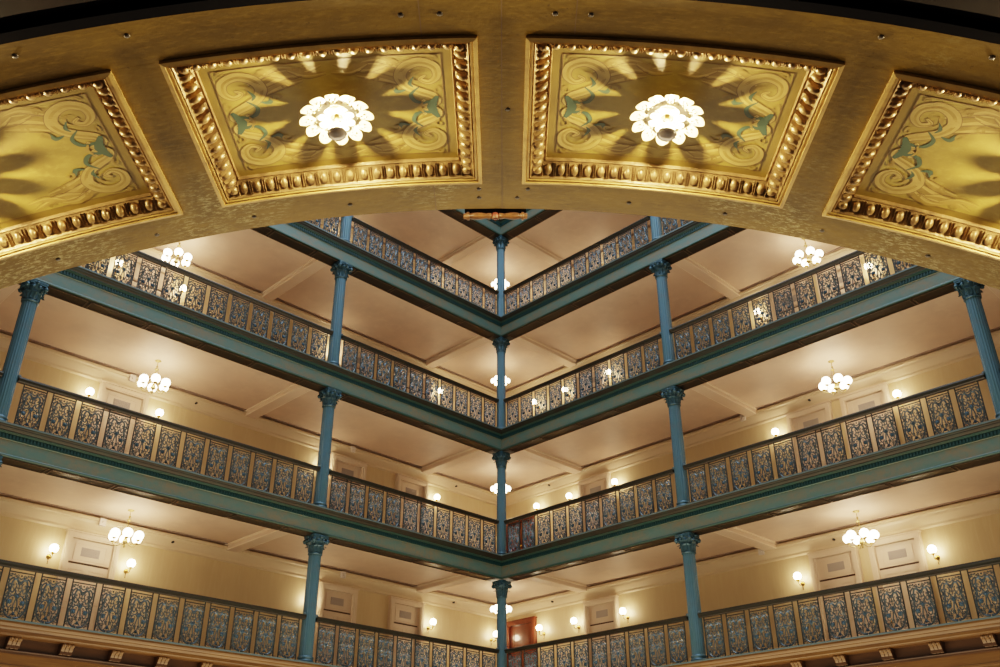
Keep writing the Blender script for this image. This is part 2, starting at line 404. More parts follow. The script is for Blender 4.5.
def column(s, a, k, where):
    global CAP
    z0, z1 = ZL[k], ZL[k + 1]; corner = where == 'corner'
    t = thing('iron_column', {'corner': 'slender blue-teal iron column in the far corner where the wings meet, %s storey',
        'inner': 'blue-teal fluted iron column nearest the corner in the %s wing' % WN[s] + ', %s storey',
        'outer': 'blue-teal fluted iron column at the photo\'s %s edge' % WN[s] + ', %s storey'}[where] % LV[k], 'column',
        at(s, a, 0, z0), ANG[s], 'iron columns')
    h = z1 - z0; r0, r1 = (.155, .142) if corner else (.172, .160)
    key = (corner, round(h, 3))
    if key not in SHAFTS:
        mb = MB(); fluted(mb, r0, r1, .16, h - 1.18, M['column'], 20)
        sh = mb.build('shaft', t)
        mb = MB(); mb.lathe([(r0 + .0, 0), (r0 + .035, 0), (r0 + .035, .06), (r0 + .012, .075), (r0 + .012, .095), (r0 + .026, .105), (r0 + .026, .14), (r0, .155), (r0 - .005, .17)], M['column'], 28)
        bs = mb.build('base', t); SHAFTS[key] = (sh.data, bs.data)
    else:
        link('shaft', SHAFTS[key][0], t); link('base', SHAFTS[key][1], t)
    if CAP is None: c = capital_mesh().build('capital', t); CAP = c.data
    else: c = link('capital', CAP, t)
    c.location.z = h - .03
    if corner: c.scale = (.90, .90, 1)
for k in (1, 2, 3, 4):
    column('L', 0, k, 'corner')
    for s in 'LR': column(s, A1[s], k, 'inner')
for k in (1, 2): 
    for s in 'LR': column(s, A2[s], k, 'outer')

# railings -----------------------------------------------------------------
PW, PZ0, PZ1 = .50, .035, .955         # panel width, bottom, top
def frame_mesh():
    mb = MB(); h = PW / 2; m = M['bar']
    for x in (-h, h): mb.box(x - .011, x + .011, -.012, .012, 0, 1.02, m)
    mb.box(-h, h, -.01, .01, PZ1 - .012, PZ1 + .008, m); mb.box(-h, h, -.01, .01, PZ0 - .02, PZ0 + .006, m)
    return mb
def scroll_mesh():
    mb = MB(); m = M['ironwork']; fl = M['flower']; H = PZ1 - PZ0
    K = 1.6
    def P(pts): return [(x * .25, PZ0 + z * H) for x, z in pts]
    def both(pts, w0, w1, d=.016, n=5, mm=None):
        q = spline(P(pts), n); w0 *= K; w1 *= K
        mb.ribbon(q, w0, w1, d, mm or m); mb.ribbon([(-x, z) for x, z in q], w0, w1, d, mm or m)
    def spi(cx, cz, r, a0, turns, w, both_=True):
        q = arc(cx * .25, PZ0 + cz * H, r, r * .16, a0, a0 + 360 * turns, int(14 * abs(turns)) + 4); w *= K
        mb.ribbon(q, w, w * .6, .014, m)
        if both_: mb.ribbon([(-x, z) for x, z in q], w, w * .6, .014, m)
    # rising side stems, swelling to the horseshoe at the top
    both([(.06, .03), (.42, .05), (.72, .14), (.88, .30), (.78, .44), (.66, .54), (.78, .66), (.86, .76), (.74, .84), (.52, .88)], .026, .020)
    both([(.62, .60), (.60, .74), (.50, .83), (.30, .845), (.14, .80), (.06, .74)], .022, .034)
    both([(.62, .60), (.46, .56), (.34, .60), (.40, .66)], .022, .014)
    # central vase
    both([(0, .53), (.16, .57), (.26, .64), (.20, .71), (.30, .77)], .018, .014)
    mb.ribbon(P([(0, .58), (0, .64), (0, .70), (0, .76)]), .012, .03, .014, m)
    # side hearts about the big flowers
    both([(.04, .44), (.22, .50), (.46, .48), (.66, .38), (.62, .27), (.44, .24), (.30, .30)], .020, .016)
    both([(.04, .44), (.10, .36), (.16, .27), (.10, .18), (.0, .13)], .020, .014)
    spi(.52, .105, .042, 60, 1.4, .014); spi(.20, .20, .030, 200, -1.3, .013)
    spi(.84, .09, .034, 120, -1.3, .013); spi(.86, .50, .030, 90, 1.3, .013)
    spi(.90, .40, .022, 0, 1.2, .012); spi(.82, .60, .022, 0, 1.2, .011)
    spi(.36, .40, .028, 30, -1.3, .012); spi(.84, .93, .028, 200, 1.3, .012)
    spi(.28, .93, .030, 10, -1.3, .012); spi(.56, .94, .022, 90, 1.2, .011)
    spi(.14, .88, .018, 90, -1.1, .010)
    spi(.52, .68, .020, 200, 1.2, .011); spi(.28, .05, .022, 90, 1.2, .011); spi(.66, .19, .018, 0, -1.2, .010)
    spi(.93, .20, .018, 90, 1.1, .010)
    # small filling curls and rings
    for (x, z, r, a_, tn) in ((.12, .66, .018, 0, 1), (.44, .72, .016, 90, -1), (.70, .47, .018, 180, 1), (.30, .44, .014, 0, 1), (.12, .52, .014, 90, 1), (.60, .46, .012, 0, -1),
              (.40, .17, .020, 0, 1), (.66, .05, .022, 90, -1), (.90, .14, .016, 0, 1), (.10, .24, .012, 0, 1), (.92, .70, .016, 90, 1), (.66, .66, .014, 180, -1), (.93, .88, .016, 0, 1),
              (.40, .90, .016, 0, 1), (.70, .95, .016, 180, 1), (.08, .04, .014, 0, 1), (.36, .33, .012, 0, 1), (.76, .36, .014, 90, 1), (.74, .24, .014, 0, 1), (.24, .83, .014, 0, 1), (.92, .46, .012, 0, 1)):
        spi(x, z, r * 1.25, a_, tn * 1.1, .010)
    # leaves
    def leaf(x, z, dx, dz, w, mm=m):
        w *= 1.35
        for sgn in (1, -1):
            q = P([(x, z), (x + dx * .5, z + dz * .5), (x + dx, z + dz)]); q = [(sgn * a, b) for a, b in q]
            n = [(q[0][0], q[0][1]), q[1], q[2]]
            vs = []; tx, tz = n[2][0] - n[0][0], n[2][1] - n[0][1]; L = math.hypot(tx, tz); nx, nz = -tz / L * w, tx / L * w
            mb.add([(n[0][0], 0, n[0][1]), (n[1][0] + nx, 0, n[1][1] + nz), (n[2][0], 0, n[2][1]), (n[1][0] - nx, 0, n[1][1] - nz), (n[1][0], .016, n[1][1]), (n[1][0], -.01, n[1][1])],
                   [(0, 1, 4), (1, 2, 4), (2, 3, 4), (3, 0, 4), (1, 0, 5), (2, 1, 5), (3, 2, 5), (0, 3, 5)], mm)
    for L in ((.88, .30, .08, .10, .013), (.74, .46, -.22, .02, .013), (.66, .54, .22, .02, .014), (.80, .70, -.16, .06, .015), (.84, .78, .10, .08, .013),
              (.60, .74, -.16, -.04, .014), (.50, .83, .10, .07, .014), (.72, .14, -.18, .06, .014), (.40, .05, .16, .05, .012), (.88, .24, -.18, -.01, .014),
              (.30, .845, -.06, .07, .016), (.06, .30, .14, .03, .012), (.16, .27, .18, -.05, .013), (.10, .12, .14, -.05, .012), (.44, .24, .02, -.08, .012),
              (.22, .50, -.02, .07, .012), (.46, .48, .08, .06, .012), (.66, .38, .16, .01, .012), (.0, .84, .10, .05, .012), (.70, .88, .12, .04, .012), (.20, .60, -.14, .0, .012),
              (.93, .55, .0, .07, .010), (.93, .80, .0, .06, .010), (.95, .08, 0, .06, .01), (.0, .02, .2, .04, .012), (.34, .14, .14, .02, .012)):
        leaf(*L)
    # flowers
    def flower(x, z, r):
        cx, cz = x * .25, PZ0 + z * H
        for i in range(6):
            a = i * PI / 3; mb.ball(r * .42, (cx + r * .6 * math.cos(a), .004, cz + r * .6 * math.sin(a)), fl, 6, 4, (1, .5, 1))
        mb.ball(r * .5, (cx, .012, cz), fl, 8, 6, (1, .7, 1))
    flower(.0, .485, .044)
    for sx in (1, -1): flower(sx * .50, .355, .052); flower(sx * .78, .945, .015)
    flower(0, .115, .038); flower(0, .93, .020); flower(0, .80, .016)
    return mb
FR = frame_mesh(); SCR = scroll_mesh(); fr_me = sc_me = None
OFFR = .06
GAPS = {'b1': [.28 + .633 * j for j in range(11)], 'b2': [7.07 + .6425 * j for j in range(13)], 'b3': [15.30 + .6425 * j for j in range(8)]}
def railing(s, bay, k, a0, a1):
    global fr_me, sc_me
    sg = SG[s]
    where = {'b1': 'from corner to inner column', 'b2': 'from inner to outer column', 'b3': 'beyond the outer column'}[bay]
    t = thing('balcony_railing', 'blue-grey iron scrollwork railing, %s gallery, %s wing, %s' % (LV[k], WN[s], where), 'railing', (0, 0, ZL[k]), ANG[s], 'balcony railings')
    # handrail, moulded
    mb = MB(); o = OFFR; z_ = .035
    sweep(mb, [(o + p, q + z_) for p, q in ((-.05, .985), (.035, .985), (.05, 1.0), (.05, 1.02), (.075, 1.035), (.08, 1.055), (.075, 1.08), (.05, 1.10), (0, 1.112), (-.05, 1.10), (-.075, 1.08), (-.075, 1.04), (-.05, 1.02), (-.05, .985))], s, a1, M['rail'], a0)
    mb.build('handrail', t)
    mb = MB(); sweep(mb, [(o - .03, 0), (o - .03, .022), (o + .03, .022), (o + .03, 0)], s, a1, M['lip_edge'], a0); mb.build('bottom_rail', t)
    if bay != 'b3':
        for aa, nm in ((a0 + .01, 0), (a1 - .01, 1)):
            mb = MB(); mb.ball(.042, (sg * aa, o, 1.15), M['lip_edge'], 10, 8); mb.build('end_knob', t)
    g = GAPS[bay]
    for j in range(len(g) - 1):
        a = (g[j] + g[j + 1]) / 2
        if fr_me is None:
            p = FR.build('panel', t); fr_me = p.data; q = SCR.build('scrollwork', p, recalc=False); sc_me = q.data
        else: p = link('panel', fr_me, t); q = link('scrollwork', sc_me, p)
        p.location = (sg * a, o, 0)
for k in (1, 2, 3, 4):
    for s in 'LR':
        railing(s, 'b1', k, .24, A1[s] - .17)
        railing(s, 'b2', k, A1[s] + .17, A2[s] - .17)
        if k == 2: railing(s, 'b3', k, A2[s] + .17, LEN)

# doors --------------------------------------------------------------------
def door_parts(t, H, red=False):
    """local: origin at head centre on the wall face, y outwards, z down from 0"""
    w = .70; m = M['red'] if red else M['door']
    mb = MB()
    for x0, x1 in ((-w, -w + .14), (w - .14, w)):
        mb.box(x0, x1, 0, .13, -H, 0, m); mb.box(x0 + .03, x1 - .03, .13, .15, -H, -.03, m)
    mb.box(-w + .14, w - .14, 0, .13, -.14, 0, m); mb.box(-w + .11, w - .11, .13, .15, -.11, -.03, m)
    mb.box(-w - .03, w + .03, 0, .165, 0, .035, m)
    # jamb reveal built as a shallow box in front of the wall
    for x0, x1 in ((-w + .14, -w + .155), (w - .155, w - .14)): mb.box(x0, x1, .004, .13, -H, -.14, m)
    mb.build('door_frame', t)
    z0 = -.14
    if not red:
        mb = MB(); mb.box(-.56, .56, .003, .018, -.72, z0, m)
        for (a, b, c, d) in ((-.42, .42, -.66, -.22),):
            mb.box(a, b, .018, .026, c, d, m)
            for e in ((a, a + .03, c, d), (b - .03, b, c, d), (a, b, c, c + .03), (a, b, d - .03, d)): mb.box(e[0], e[1], .026, .034, e[2], e[3], m)
        tr = mb.build('transom', t)
        mb = MB(); mb.box(-.24, .24, .026, .036, -.55, -.33, M['grille'])
        for i in range(9): mb.box(-.23, .23, .036, .044, -.54 + i * .023, -.53 + i * .023, M['grille'])
        mb.build('vent_grille', tr)
        mb = MB(); mb.box(-.56, .56, .003, .012, -.765, -.72, M['door_line']); mb.box(-.56, .56, .003, .05, -.72, -.70, m); mb.build('transom_bar', t)
        z0 = -.765
    mb = MB(); mb.box(-.56, .56, .003, .018, -H, z0, m)
    rows = ((z0 - .12, z0 - .95), (z0 - 1.08, -H + .22))
    for zt, zb in rows:
        for xa, xb in ((-.46, -.06), (.06, .46)) if not red else ((-.40, .40),):
            for e in ((xa, xa + .025, zb, zt), (xb - .025, xb, zb, zt), (xa, xb, zb, zb + .025), (xa, xb, zt - .025, zt)): mb.box(e[0], e[1], .018, .034, e[2], e[3], m)
            mb.box(xa + .06, xb - .06, .018, .028, zb + .06, zt - .06, m)
    lf = mb.build('door_leaf', t)
    mb = MB(); mb.ball(.035, (.48, .07, -H + 1.05), M['brass'], 10, 8); mb.lathe([(.03, .018), (.03, .026), (.012, .03), (.012, .06)], M['brass'], 10, (.48, 0, -H + 1.05), axis='y'); mb.build('door_handle', lf)
    if red:
        mb = MB(); mb.box(-.05, .05, .018, .04, -1.03, -.96, M['brass']); mb.build('number_plate', lf)
DR = {'L': [11.0, 3.22, .49], 'R': [.64, 8.86, 10.58]}
nd = 1
for k in (1, 2, 3):
    zt = ZL[k + 1] - .755 if k > 1 else 3.14
    if k == 2: zt = 7.34
    H = zt - ZL[k]
    for s in 'LR':
        for a in DR[s] + ([-3.0] if s == 'R' else []):
            red = a < 0
            if red and k == 3: continue
            t = bpy.data.objects.new('door_%d' % nd, None); col.objects.link(t); nd += 1
            t['kind'] = 'structure'
            t['label'] = ('mahogany panelled door beside the far corner, %s gallery' if red else 'cream panelled door with vented transom, %s gallery, ' + WN[s] + ' wing') % LV[k]
            t.location = at(s, a, -WALL, zt if not red else zt - (.13 if k == 1 else .66)); t.rotation_euler.z = ANG[s]
            door_parts(t, H if not red else H - (.13 if k == 1 else .66), red)
# wall sconces ---------------------------------------------------------------
GLOBE = None
def make_sconce():
    t = thing('wall_sconce', '', 'wall lamp')
    mb = MB(); mb.lathe([(.0, .035), (.03, .034), (.055, .02), (.062, .004), (.062, 0)], M['brass'], 16, axis='y'); mb.ball(.034, (0, .045, 0), M['brass'], 10, 8); mb.build('backplate', t)
    mb = MB(); mb.tube([(0, .04, 0), (0, .10, -.055), (0, .17, -.075), (0, .23, -.05), (0, .25, .01), (0, .25, .04)], .011, M['brass'], 8)
    mb.tube([(0, .05, .02), (0, .09, .05), (0, .12, .02), (0, .10, -.01)], .006, M['brass'], 6); mb.build('arm', t)
    mb = MB(); mb.lathe([(.012, .0), (.05, .03), (.058, .05), (.045, .052)], M['brass'], 14, (0, .25, .015)); mb.build('fitter', t)
    mb = MB(); mb.ball(.108, (0, .25, .165), M['globe2'], 16, 12); mb.build('glass_globe', t)
    mb = MB(); mb.tube([(0, .015, -.05), (0, .015, -.16)], .006, M['brass'], 6); mb.ball(.012, (0, .015, -.165), M['brass'], 6, 6); mb.build('drop_finial', t)
    return t
SC = {'L': [(12.0, 'left of the door under the chandelier'), (9.98, 'right of the door under the chandelier'), (4.3, 'half behind the inner column'), (-.52, 'right of the second door past the column'), (-3.45, 'hidden behind the corner column')],
      'R': [(-1.96, 'next to the mahogany door'), (-.39, 'left of the cream door nearest the corner'), (1.67, 'right of the cream door nearest the corner'), (7.81, 'left of the paired cream doors'), (11.56, 'right of the paired cream doors')]}
sconce = make_sconce(); first = True
GZ = {1: 2.59, 2: 6.89, 3: 11.03, 4: 15.3}
for k in (1, 2, 3, 4):
    for s in 'LR':
        for a, w in SC[s]:
            if a < -2.5 and k > 1: continue
            t = sconce if first else copy_tree(sconce); first = False
            t.location = at(s, a, -WALL, GZ[k] - .165); t.rotation_euler.z = ANG[s]
            t['label'] = 'brass globe sconce, %s wall, %s gallery, %s' % (WN[s], LV[k], w); t['group'] = 'brass wall sconces'
# chandeliers ------------------------------------------------------------------
def make_chandelier():
    t = thing('globe_chandelier', '', 'chandelier')
    mb = MB(); mb.lathe([(.0, 0), (.085, 0), (.085, -.012), (.05, -.03), (.02, -.04), (.012, -.05)], M['gbrass'], 16); mb.build('canopy', t)
    mb = MB(); mb.tube([(0, 0, -.04), (0, 0, -.74)], .009, M['gbrass'], 8)
    mb.ball(.03, (0, 0, -.18), M['gbrass'], 10, 8); mb.lathe([(.01, -.24), (.055, -.255), (.055, -.27), (.01, -.29)], M['gbrass'], 12); mb.build('stem', t)
    mb = MB()
    for i in range(3):
        a = i * 2 * PI / 3 + .4; mb.tube([(0.03 * math.cos(a), .03 * math.sin(a), -.26), (.09 * math.cos(a), .09 * math.sin(a), -.5), (.14 * math.cos(a), .14 * math.sin(a), -.76)], .005, M['gbrass'], 5)
    mb.build('hanger_rods', t)
    mb = MB(); mb.lathe([(.008, -.68), (.03, -.71), (.05, -.76), (.07, -.80), (.06, -.85), (.03, -.88), (.015, -.90), (.03, -.93), (.02, -.96), (0, -.975)], M['gbrass'], 14); mb.build('hub', t)
    for i in range(6):
        a = i * PI / 3 + .2; ca, sa = math.cos(a), math.sin(a)
        P = [(.05, -.82), (.12, -.88), (.20, -.91), (.28, -.895), (.325, -.85), (.33, -.82)]
        mb = MB(); mb.tube([(r * ca, r * sa, z) for r, z in P], .010, M['gbrass'], 6)
        mb.lathe([(.012, -.83), (.05, -.80), (.056, -.785), (.04, -.78)], M['gbrass'], 12, (.33 * ca, .33 * sa, 0)); ar = mb.build('arm', t)
        mb = MB(); mb.ball(.122, (.33 * ca, .33 * sa, -.675), M['globe'], 14, 10); mb.build('glass_globe', t)
    return t
ch = make_chandelier(); first = True
CH = [('L', 1, 10.63, 2.85), ('R', 1, 10.22, 2.8), ('L', 2, 10.78, 2.6), ('R', 2, 10.45, 2.5), ('L', 3, 10.72, 2.85), ('R', 3, 10.32, 2.58), ('L', 4, 10.7, 2.85), ('R', 4, 10.35, 2.6)]
for s, k, a, w in CH:
    t = ch if first else copy_tree(ch); first = False
    t.location = at(s, a, -w, ZL[k + 1] - .221); t.rotation_euler.z = ANG[s]
    t['label'] = 'six-globe brass chandelier in the long bay, %s wing, %s gallery' % (WN[s], LV[k]); t['group'] = 'globe chandeliers'
for k in (1, 2, 3, 4):
    t = copy_tree(ch); t.location = (-.03, 2.83, ZL[k + 1] - .36); t.rotation_euler.z = -.2; t.scale = (.8, .8, .85)
    t['label'] = 'six-globe chandelier half hidden behind the far corner column, %s gallery' % LV[k]; t['group'] = 'globe chandeliers'
# small ceiling and cornice fittings ------------------------------------------
mb = MB(); mb.box(-.085, .085, 0, .06, -.10, .10, M['white']); mb.ball(.035, (0, .06, 0), M['white'], 10, 6, (1, .5, 1)); b0 = mb.build('wall_speaker_box'); bme = b0.data; used = False
for k in (1, 2):
    for s, a, w in (('L', 10.93, 'above the door under the chandelier'), ('L', 3.22, 'above the door beside the inner column'), ('R', 6.8, 'beside the cross beam past the inner column')):
        o = b0 if not used else link('cornice_box', bme); used = True; o.name = 'cornice_box'
        o.location = at(s, a, -WALL + .205, ZL[k + 1] - .40); o.rotation_euler.z = ANG[s]
        tag(o, 'small white cornice box, %s wing, %s gallery, %s' % (WN[s], LV[k], w), 'box', 'cornice boxes')
mb = MB(); mb.lathe([(0, 0), (.03, 0), (.03, .02), (.012, .03), (.012, .06), (.035, .065), (0, .07)], M['black'], 12, axis='y'); d0 = mb.build('sprinkler_head'); dme = d0.data; used = False
for k in (1, 2):
    for s, a, w in (('L', 8.9, 'in the long bay'), ('L', -1.5, 'near the corner'), ('R', -1.4, 'near the corner'), ('R', 9.0, 'in the long bay')):
        o = d0 if not used else link('sprinkler_head', dme); used = True
        o.location = at(s, a, -WALL + .13, ZL[k + 1] - .50); o.rotation_euler.z = ANG[s]
        tag(o, 'small dark sprinkler head on the %s cornice, %s gallery, %s' % (WN[s], LV[k], w), 'sprinkler', 'cornice sprinklers')

# ------------------------------------------------------------------ gilded arch
CX, CY, CZ = 0.0473, -28.8607, -3.9384
R = 6.2243; YN, YF, YA, YB = 2.4663, 3.8212, 2.6808, 3.6016
T1, T2, T3 = .016, .2139, .2447; T4 = T3 + .274; TW = .0071
HC = 2.8; AX = CX - .0434; AZ = CZ + HC - R          # arch axis
def ap(th, y, r=0):                                   # point on the arch, r upwards (away from axis)
    th += TW
    return Vector((AX + (R + r) * math.sin(th), CY + y, AZ + (R + r) * math.cos(th)))
arch = thing('gilded_arch', 'broad old-gold coffered arch soffit spanning the top of the view', 'arch', (AX, CY, AZ + R))
arch_inv = Vector((AX, CY, AZ + R))
def addw(mb, pts, fs, m, smooth=False, base=arch_inv): mb.add([tuple(Vector(p) - base) for p in pts], fs, m, smooth)
def strip(mb, th0, th1, y0, y1, m, r=0, n=None):
    n = n or max(1, int((th1 - th0) / .02)); P = []; F = []
    for i in range(n + 1):
        th = th0 + (th1 - th0) * i / n; P += [ap(th, y0, r), ap(th, y1, r)]
    for i in range(n): F.append((2 * i, 2 * i + 1, 2 * i + 3, 2 * i + 2))
    addw(mb, P, F, m)
mb = MB(); G = M['gold']; TE = 1.26 
strip(mb, -TE, TE, YN, YA, G); strip(mb, -TE, TE, YB, YF, G)
ths = [-TE, -T4, -T3, -T2, -T1, T1, T2, T3, T4, TE]
for i in range(0, len(ths), 2): strip(mb, ths[i], ths[i + 1], YA, YB, G)
# atrium-side face and back
for y in (YF,):
    n = 120; P = []; F = []
    for i in range(n + 1):
        th = -TE + 2 * TE * i / n; P += [ap(th, y, 0), ap(th, y, .5)]
    for i in range(n): F.append((2 * i, 2 * i + 1, 2 * i + 3, 2 * i + 2))
    addw(mb, P, F, G)
strip(mb, -TE, TE, YN, YF, G, .5)
mb.build('gold_shell', arch, recalc=False)
# plate joints
mb = MB()
def joint(mb, th, y0, y1, w=.0022):
    P = [ap(th - w / R * 1.0, y0, -.0012), ap(th + w / R, y0, -.0012), ap(th + w / R, y1, -.0012), ap(th - w / R, y1, -.0012)]
    addw(mb, P, [(0, 1, 2, 3)], M['sbrown'])
joint(mb, 0, YN, YF); joint(mb, -.0505, YN, YA); joint(mb, .046, YN, YA); joint(mb, -.053, YB, YF)
mb.build('plate_joints', arch, recalc=False)
# screws
sm = None
sp = [(-.30 + .058 * i, YN + .05) for i in range(0)] 
sp = [(th, 2.53) for th in (-.355, -.291, -.226, .228, .292, .358)] + [(th, 2.565) for th in (-.062, -.038, .033, .055)] + [(th, 3.73) for th in (-.345, -.27, -.195, -.12, -.018, .012, .10, .175, .25, .33)] + [(.004, 3.1), (-.018, 3.66), (.02, 3.66)]
for th, y in sp:
    if sm is None:
        mb = MB(); mb.lathe([(.0, -.004), (.009, -.004), (.012, -.001), (.012, .001)], M['screw'], 10); o = mb.build('screw', arch); sm = o.data
    else: o = link('screw', sm, arch)
    o.location = ap(th, y, 0) - arch_inv; o.rotation_euler = (0, th, 0)

# coffers: local frame, x across (arc), y along, z up from the shell surface, centred
L2 = (YB - YA) / 2; YM = (YA + YB) / 2
HX0 = R * (T2 - T1) / 2; HX1 = R * .137; HX = HX0; HY = L2
def bend(x, y, z):                   # flat coffer coords -> arc
    th = x / R; return ((R + z) * math.sin(th), y, (R + z) * math.cos(th) - R)
def ring(mb, e0, z0, e1, z1, m, n=14, smooth=False):
    """band from inset e0 at height z0 to inset e1 at z1 round the coffer"""
    def loop(e, z):
        hx, hy = HX - e, HY - e; P = []
        for i in range(n): P.append((-hx + 2 * hx * i / n, -hy, z))
        for i in range(n): P.append((hx, -hy + 2 * hy * i / n, z))
        for i in range(n): P.append((hx - 2 * hx * i / n, hy, z))
        for i in range(n): P.append((-hx, hy - 2 * hy * i / n, z))
        return [bend(*p) for p in P]
    A = loop(e0, z0); B = loop(e1, z1); k = len(A)
    mb.add(A + B, [(i, (i + 1) % k, k + (i + 1) % k, k + i) for i in range(k)], m)
def coffer_base(t, wide):
    global HX
    HX = HX1 if wide else HX0
    mb = MB(); g = M['gilt_flat']
    ring(mb, -.004, .004, -.004, -.014, g); ring(mb, -.004, -.014, .012, -.018, g); ring(mb, .012, -.018, .014, -.008, g); ring(mb, .014, -.008, .026, -.012, g); ring(mb, .026, -.012, .028, .0, g)
    mb.build('outer_fillet', t)
    mb = MB(); g = M['gilt']
    ring(mb, .028, .0, .034, -.006, g); ring(mb, .034, -.006, .040, .004, g); ring(mb, .040, .004, .096, .050, g); ring(mb, .096, .05, .104, .046, g); ring(mb, .104, .046, .108, .062, g)
    # eggs, dart tongues and cradles
    e = .068; zc = .024; hx, hy = HX - e, HY - e
    nx, ny = (23 if wide else 17), 12
    def egg(x, y, ax):                # ax = which side
        sl = math.atan2(.046, .056)
        cx = {'x-': (1, 0), 'x+': (-1, 0), 'y-': (0, 1), 'y+': (0, -1)}[ax]   # inwards direction
        def P(u, v, w):               # u along the moulding, v up the slope inward, w proud of slope
            iv, zz = v * math.cos(sl) + w * math.sin(sl), v * math.sin(sl) - w * math.cos(sl)
            px, py = x + cx[0] * iv + cx[1] * u, y + cx[1] * iv + cx[0] * u
            return bend(px, py, zc + zz)
        vs = []; fs = []; rg, sgm = 4, 8
        for j in range(rg + 1):
            tt = (PI / 2) * j / rg
            for i in range(sgm):
                a = 2 * PI * i / sgm; vs.append(P(.019 * math.cos(a) * math.cos(tt), .029 * math.sin(a) * math.cos(tt), .019 * math.sin(tt)))
        for j in range(rg):
            for i in range(sgm): q = (i + 1) % sgm; fs.append((j * sgm + i, j * sgm + q, (j + 1) * sgm + q, (j + 1) * sgm + i))
        mb.add(vs, fs, g, True)
        for uu in (-.0262, .0262):      # cradle ribs
            vs = [P(uu - .0028, -.032, 0), P(uu + .0028, -.032, 0), P(uu + .0028, .032, 0), P(uu - .0028, .032, 0), P(uu, -.030, .012), P(uu, .030, .012)]
            mb.add(vs, [(0, 1, 4), (1, 2, 5, 4), (2, 3, 5), (3, 0, 4, 5)], g)
        uu = .0345
        vs = [P(uu - .004, -.032, 0), P(uu + .004, -.032, 0), P(uu, .032, 0), P(uu, -.03, .012)]
        mb.add(vs, [(0, 1, 3), (1, 2, 3), (2, 0, 3)], g)
    for i in range(nx):
        x = -hx + 2 * hx * (i + .5) / nx * 1.0
        egg(x * .965, -hy, 'y-'); egg(x * .965, hy, 'y+')
    for i in range(ny):
        y = (-hy + 2 * hy * (i + .5) / ny) * .955
        egg(-hx, y, 'x-'); egg(hx, y, 'x+')
    # corner leaves
    for sx in (-1, 1):
        for sy in (-1, 1):
            c = bend(sx * (HX - .068), sy * (HY - .068), .018); mb.ball(.024, c, g, 8, 6, (1, 1, .9))
    mb.build('egg_and_dart_moulding', t)
    mb = MB(); ring(mb, .108, .062, .148, .062, M['border']); ring(mb, .148, .060, .152, .060, M['sbrown']); mb.build('gold_border', t)
    # painted field with scrolls lying in the same mesh
    mb = MB(); hx, hy = HX - .150, HY - .150; n = 24; P = []; F = []
    for i in range(n + 1):
        x = -hx + 2 * hx * i / n; P += [bend(x, -hy, .0605), bend(x, hy, .0605)]
    for i in range(n): F.append((2 * i, 2 * i + 1, 2 * i + 3, 2 * i + 2))
    mb.add(P, F, M['paint'])
    lay = [0.0600]
    def flat(pts, ws, m, mirror=(1, -1), z=None):
        ws = [w * .8 for w in ws]
        """painted stroke, pts in -1..1 coords with +y toward the viewer side; ws widths along"""
        lay[0] -= .00004; zz = lay[0]
        for sx in mirror:
            q = spline([(math.copysign(hx - (1 - abs(p[0])) * (HX0 - .15), p[0]), -p[1] * hy) for p in pts], 7); k = len(q); vs = []; fs = []
            for i, p in enumerate(q):
                a, b = q[max(i - 1, 0)], q[min(i + 1, k - 1)]; tx, ty = b[0] - a[0], b[1] - a[1]; L = math.hypot(tx, ty) or 1
                u = i / (k - 1) * (len(ws) - 1); j = min(int(u), len(ws) - 2); w = (ws[j] + (ws[j + 1] - ws[j]) * (u - j)) / 2
                vs += [bend(sx * (p[0] - ty / L * w), p[1] + tx / L * w, zz), bend(sx * (p[0] + ty / L * w), p[1] - tx / L * w, zz)]
            for i in range(k - 1): fs.append((2 * i, 2 * i + 1, 2 * i + 3, 2 * i + 2))
            mb.add(vs, fs, m)
    def volute(cx, cy, r, a0, turns, m, w):
        asp = hy / hx; pts = []
        nn = int(10 * abs(turns))
        for i in range(nn + 1):
            t = i / nn; a = math.radians(a0 + 360 * turns * t); rr = r * (1 - .82 * t); pts.append((cx + rr * math.cos(a) * asp, cy + rr * math.sin(a)))
        flat(pts, w, m)
    A, B, Cg, D = M['scroll'], M['scroll2'], M['sgreen'], M['sbrown']
    # acanthus plumes sweeping to the middle along both long edges (y=+1 is the atrium side)
    for sy, g_ in ((1, 1), (-1, 1)):
        for (x0, y0, x1, y1, x2, y2, w) in ((-.72, .72, -.50, .90, -.22, .86, .075), (-.66, .60, -.42, .78, -.10, .90, .06), (-.60, .50, -.44, .62, -.24, .70, .05), (-.62, .80, -.45, .97, -.3, .94, .04), (-.5, .84, -.3, .80, -.05, .95, .04), (-.35, .9, -.2, .78, -.02, .80, .035)):
            flat([(x0, sy * y0), (x1, sy * y1), (x2, sy * y2)], [w * .5, w, w * .1], B)
            flat([(x0, sy * (y0 - .02)), (x1, sy * (y1 - .03)), (x2, sy * (y2 - .02))], [w * .15, w * .4, w * .05], A)
            flat([(x0, sy * (y0 - .05)), (x1, sy * (y1 - .08)), (x2, sy * (y2 - .05))], [.003, .006, .002], D)
        # big S scroll
        lo = [(-.85, .62), (-.80, .55), (-.88, .49), (-.95, .60), (-.93, .78), (-.80, .87), (-.67, .78), (-.62, .60), (-.68, .42), (-.80, .30), (-.90, .22), (-.94, .11), (-.88, .03), (-.80, .07), (-.82, .15)]
        wl = [.012, .022, .032, .042, .052, .058, .062, .062, .056, .052, .046, .040, .034, .026, .014]
        flat([(x, sy * y) for x, y in lo], [w + .008 for w in wl], D)
        flat([(x, sy * y) for x, y in lo], wl, A)
        flat([(x + .006, sy * (y - .01)) for x, y in lo], [w * .28 for w in wl], B)
        flat([(-.80, sy * .70), (-.74, sy * .66), (-.73, sy * .56), (-.78, sy * .50)], [.004, .018, .018, .004], B)
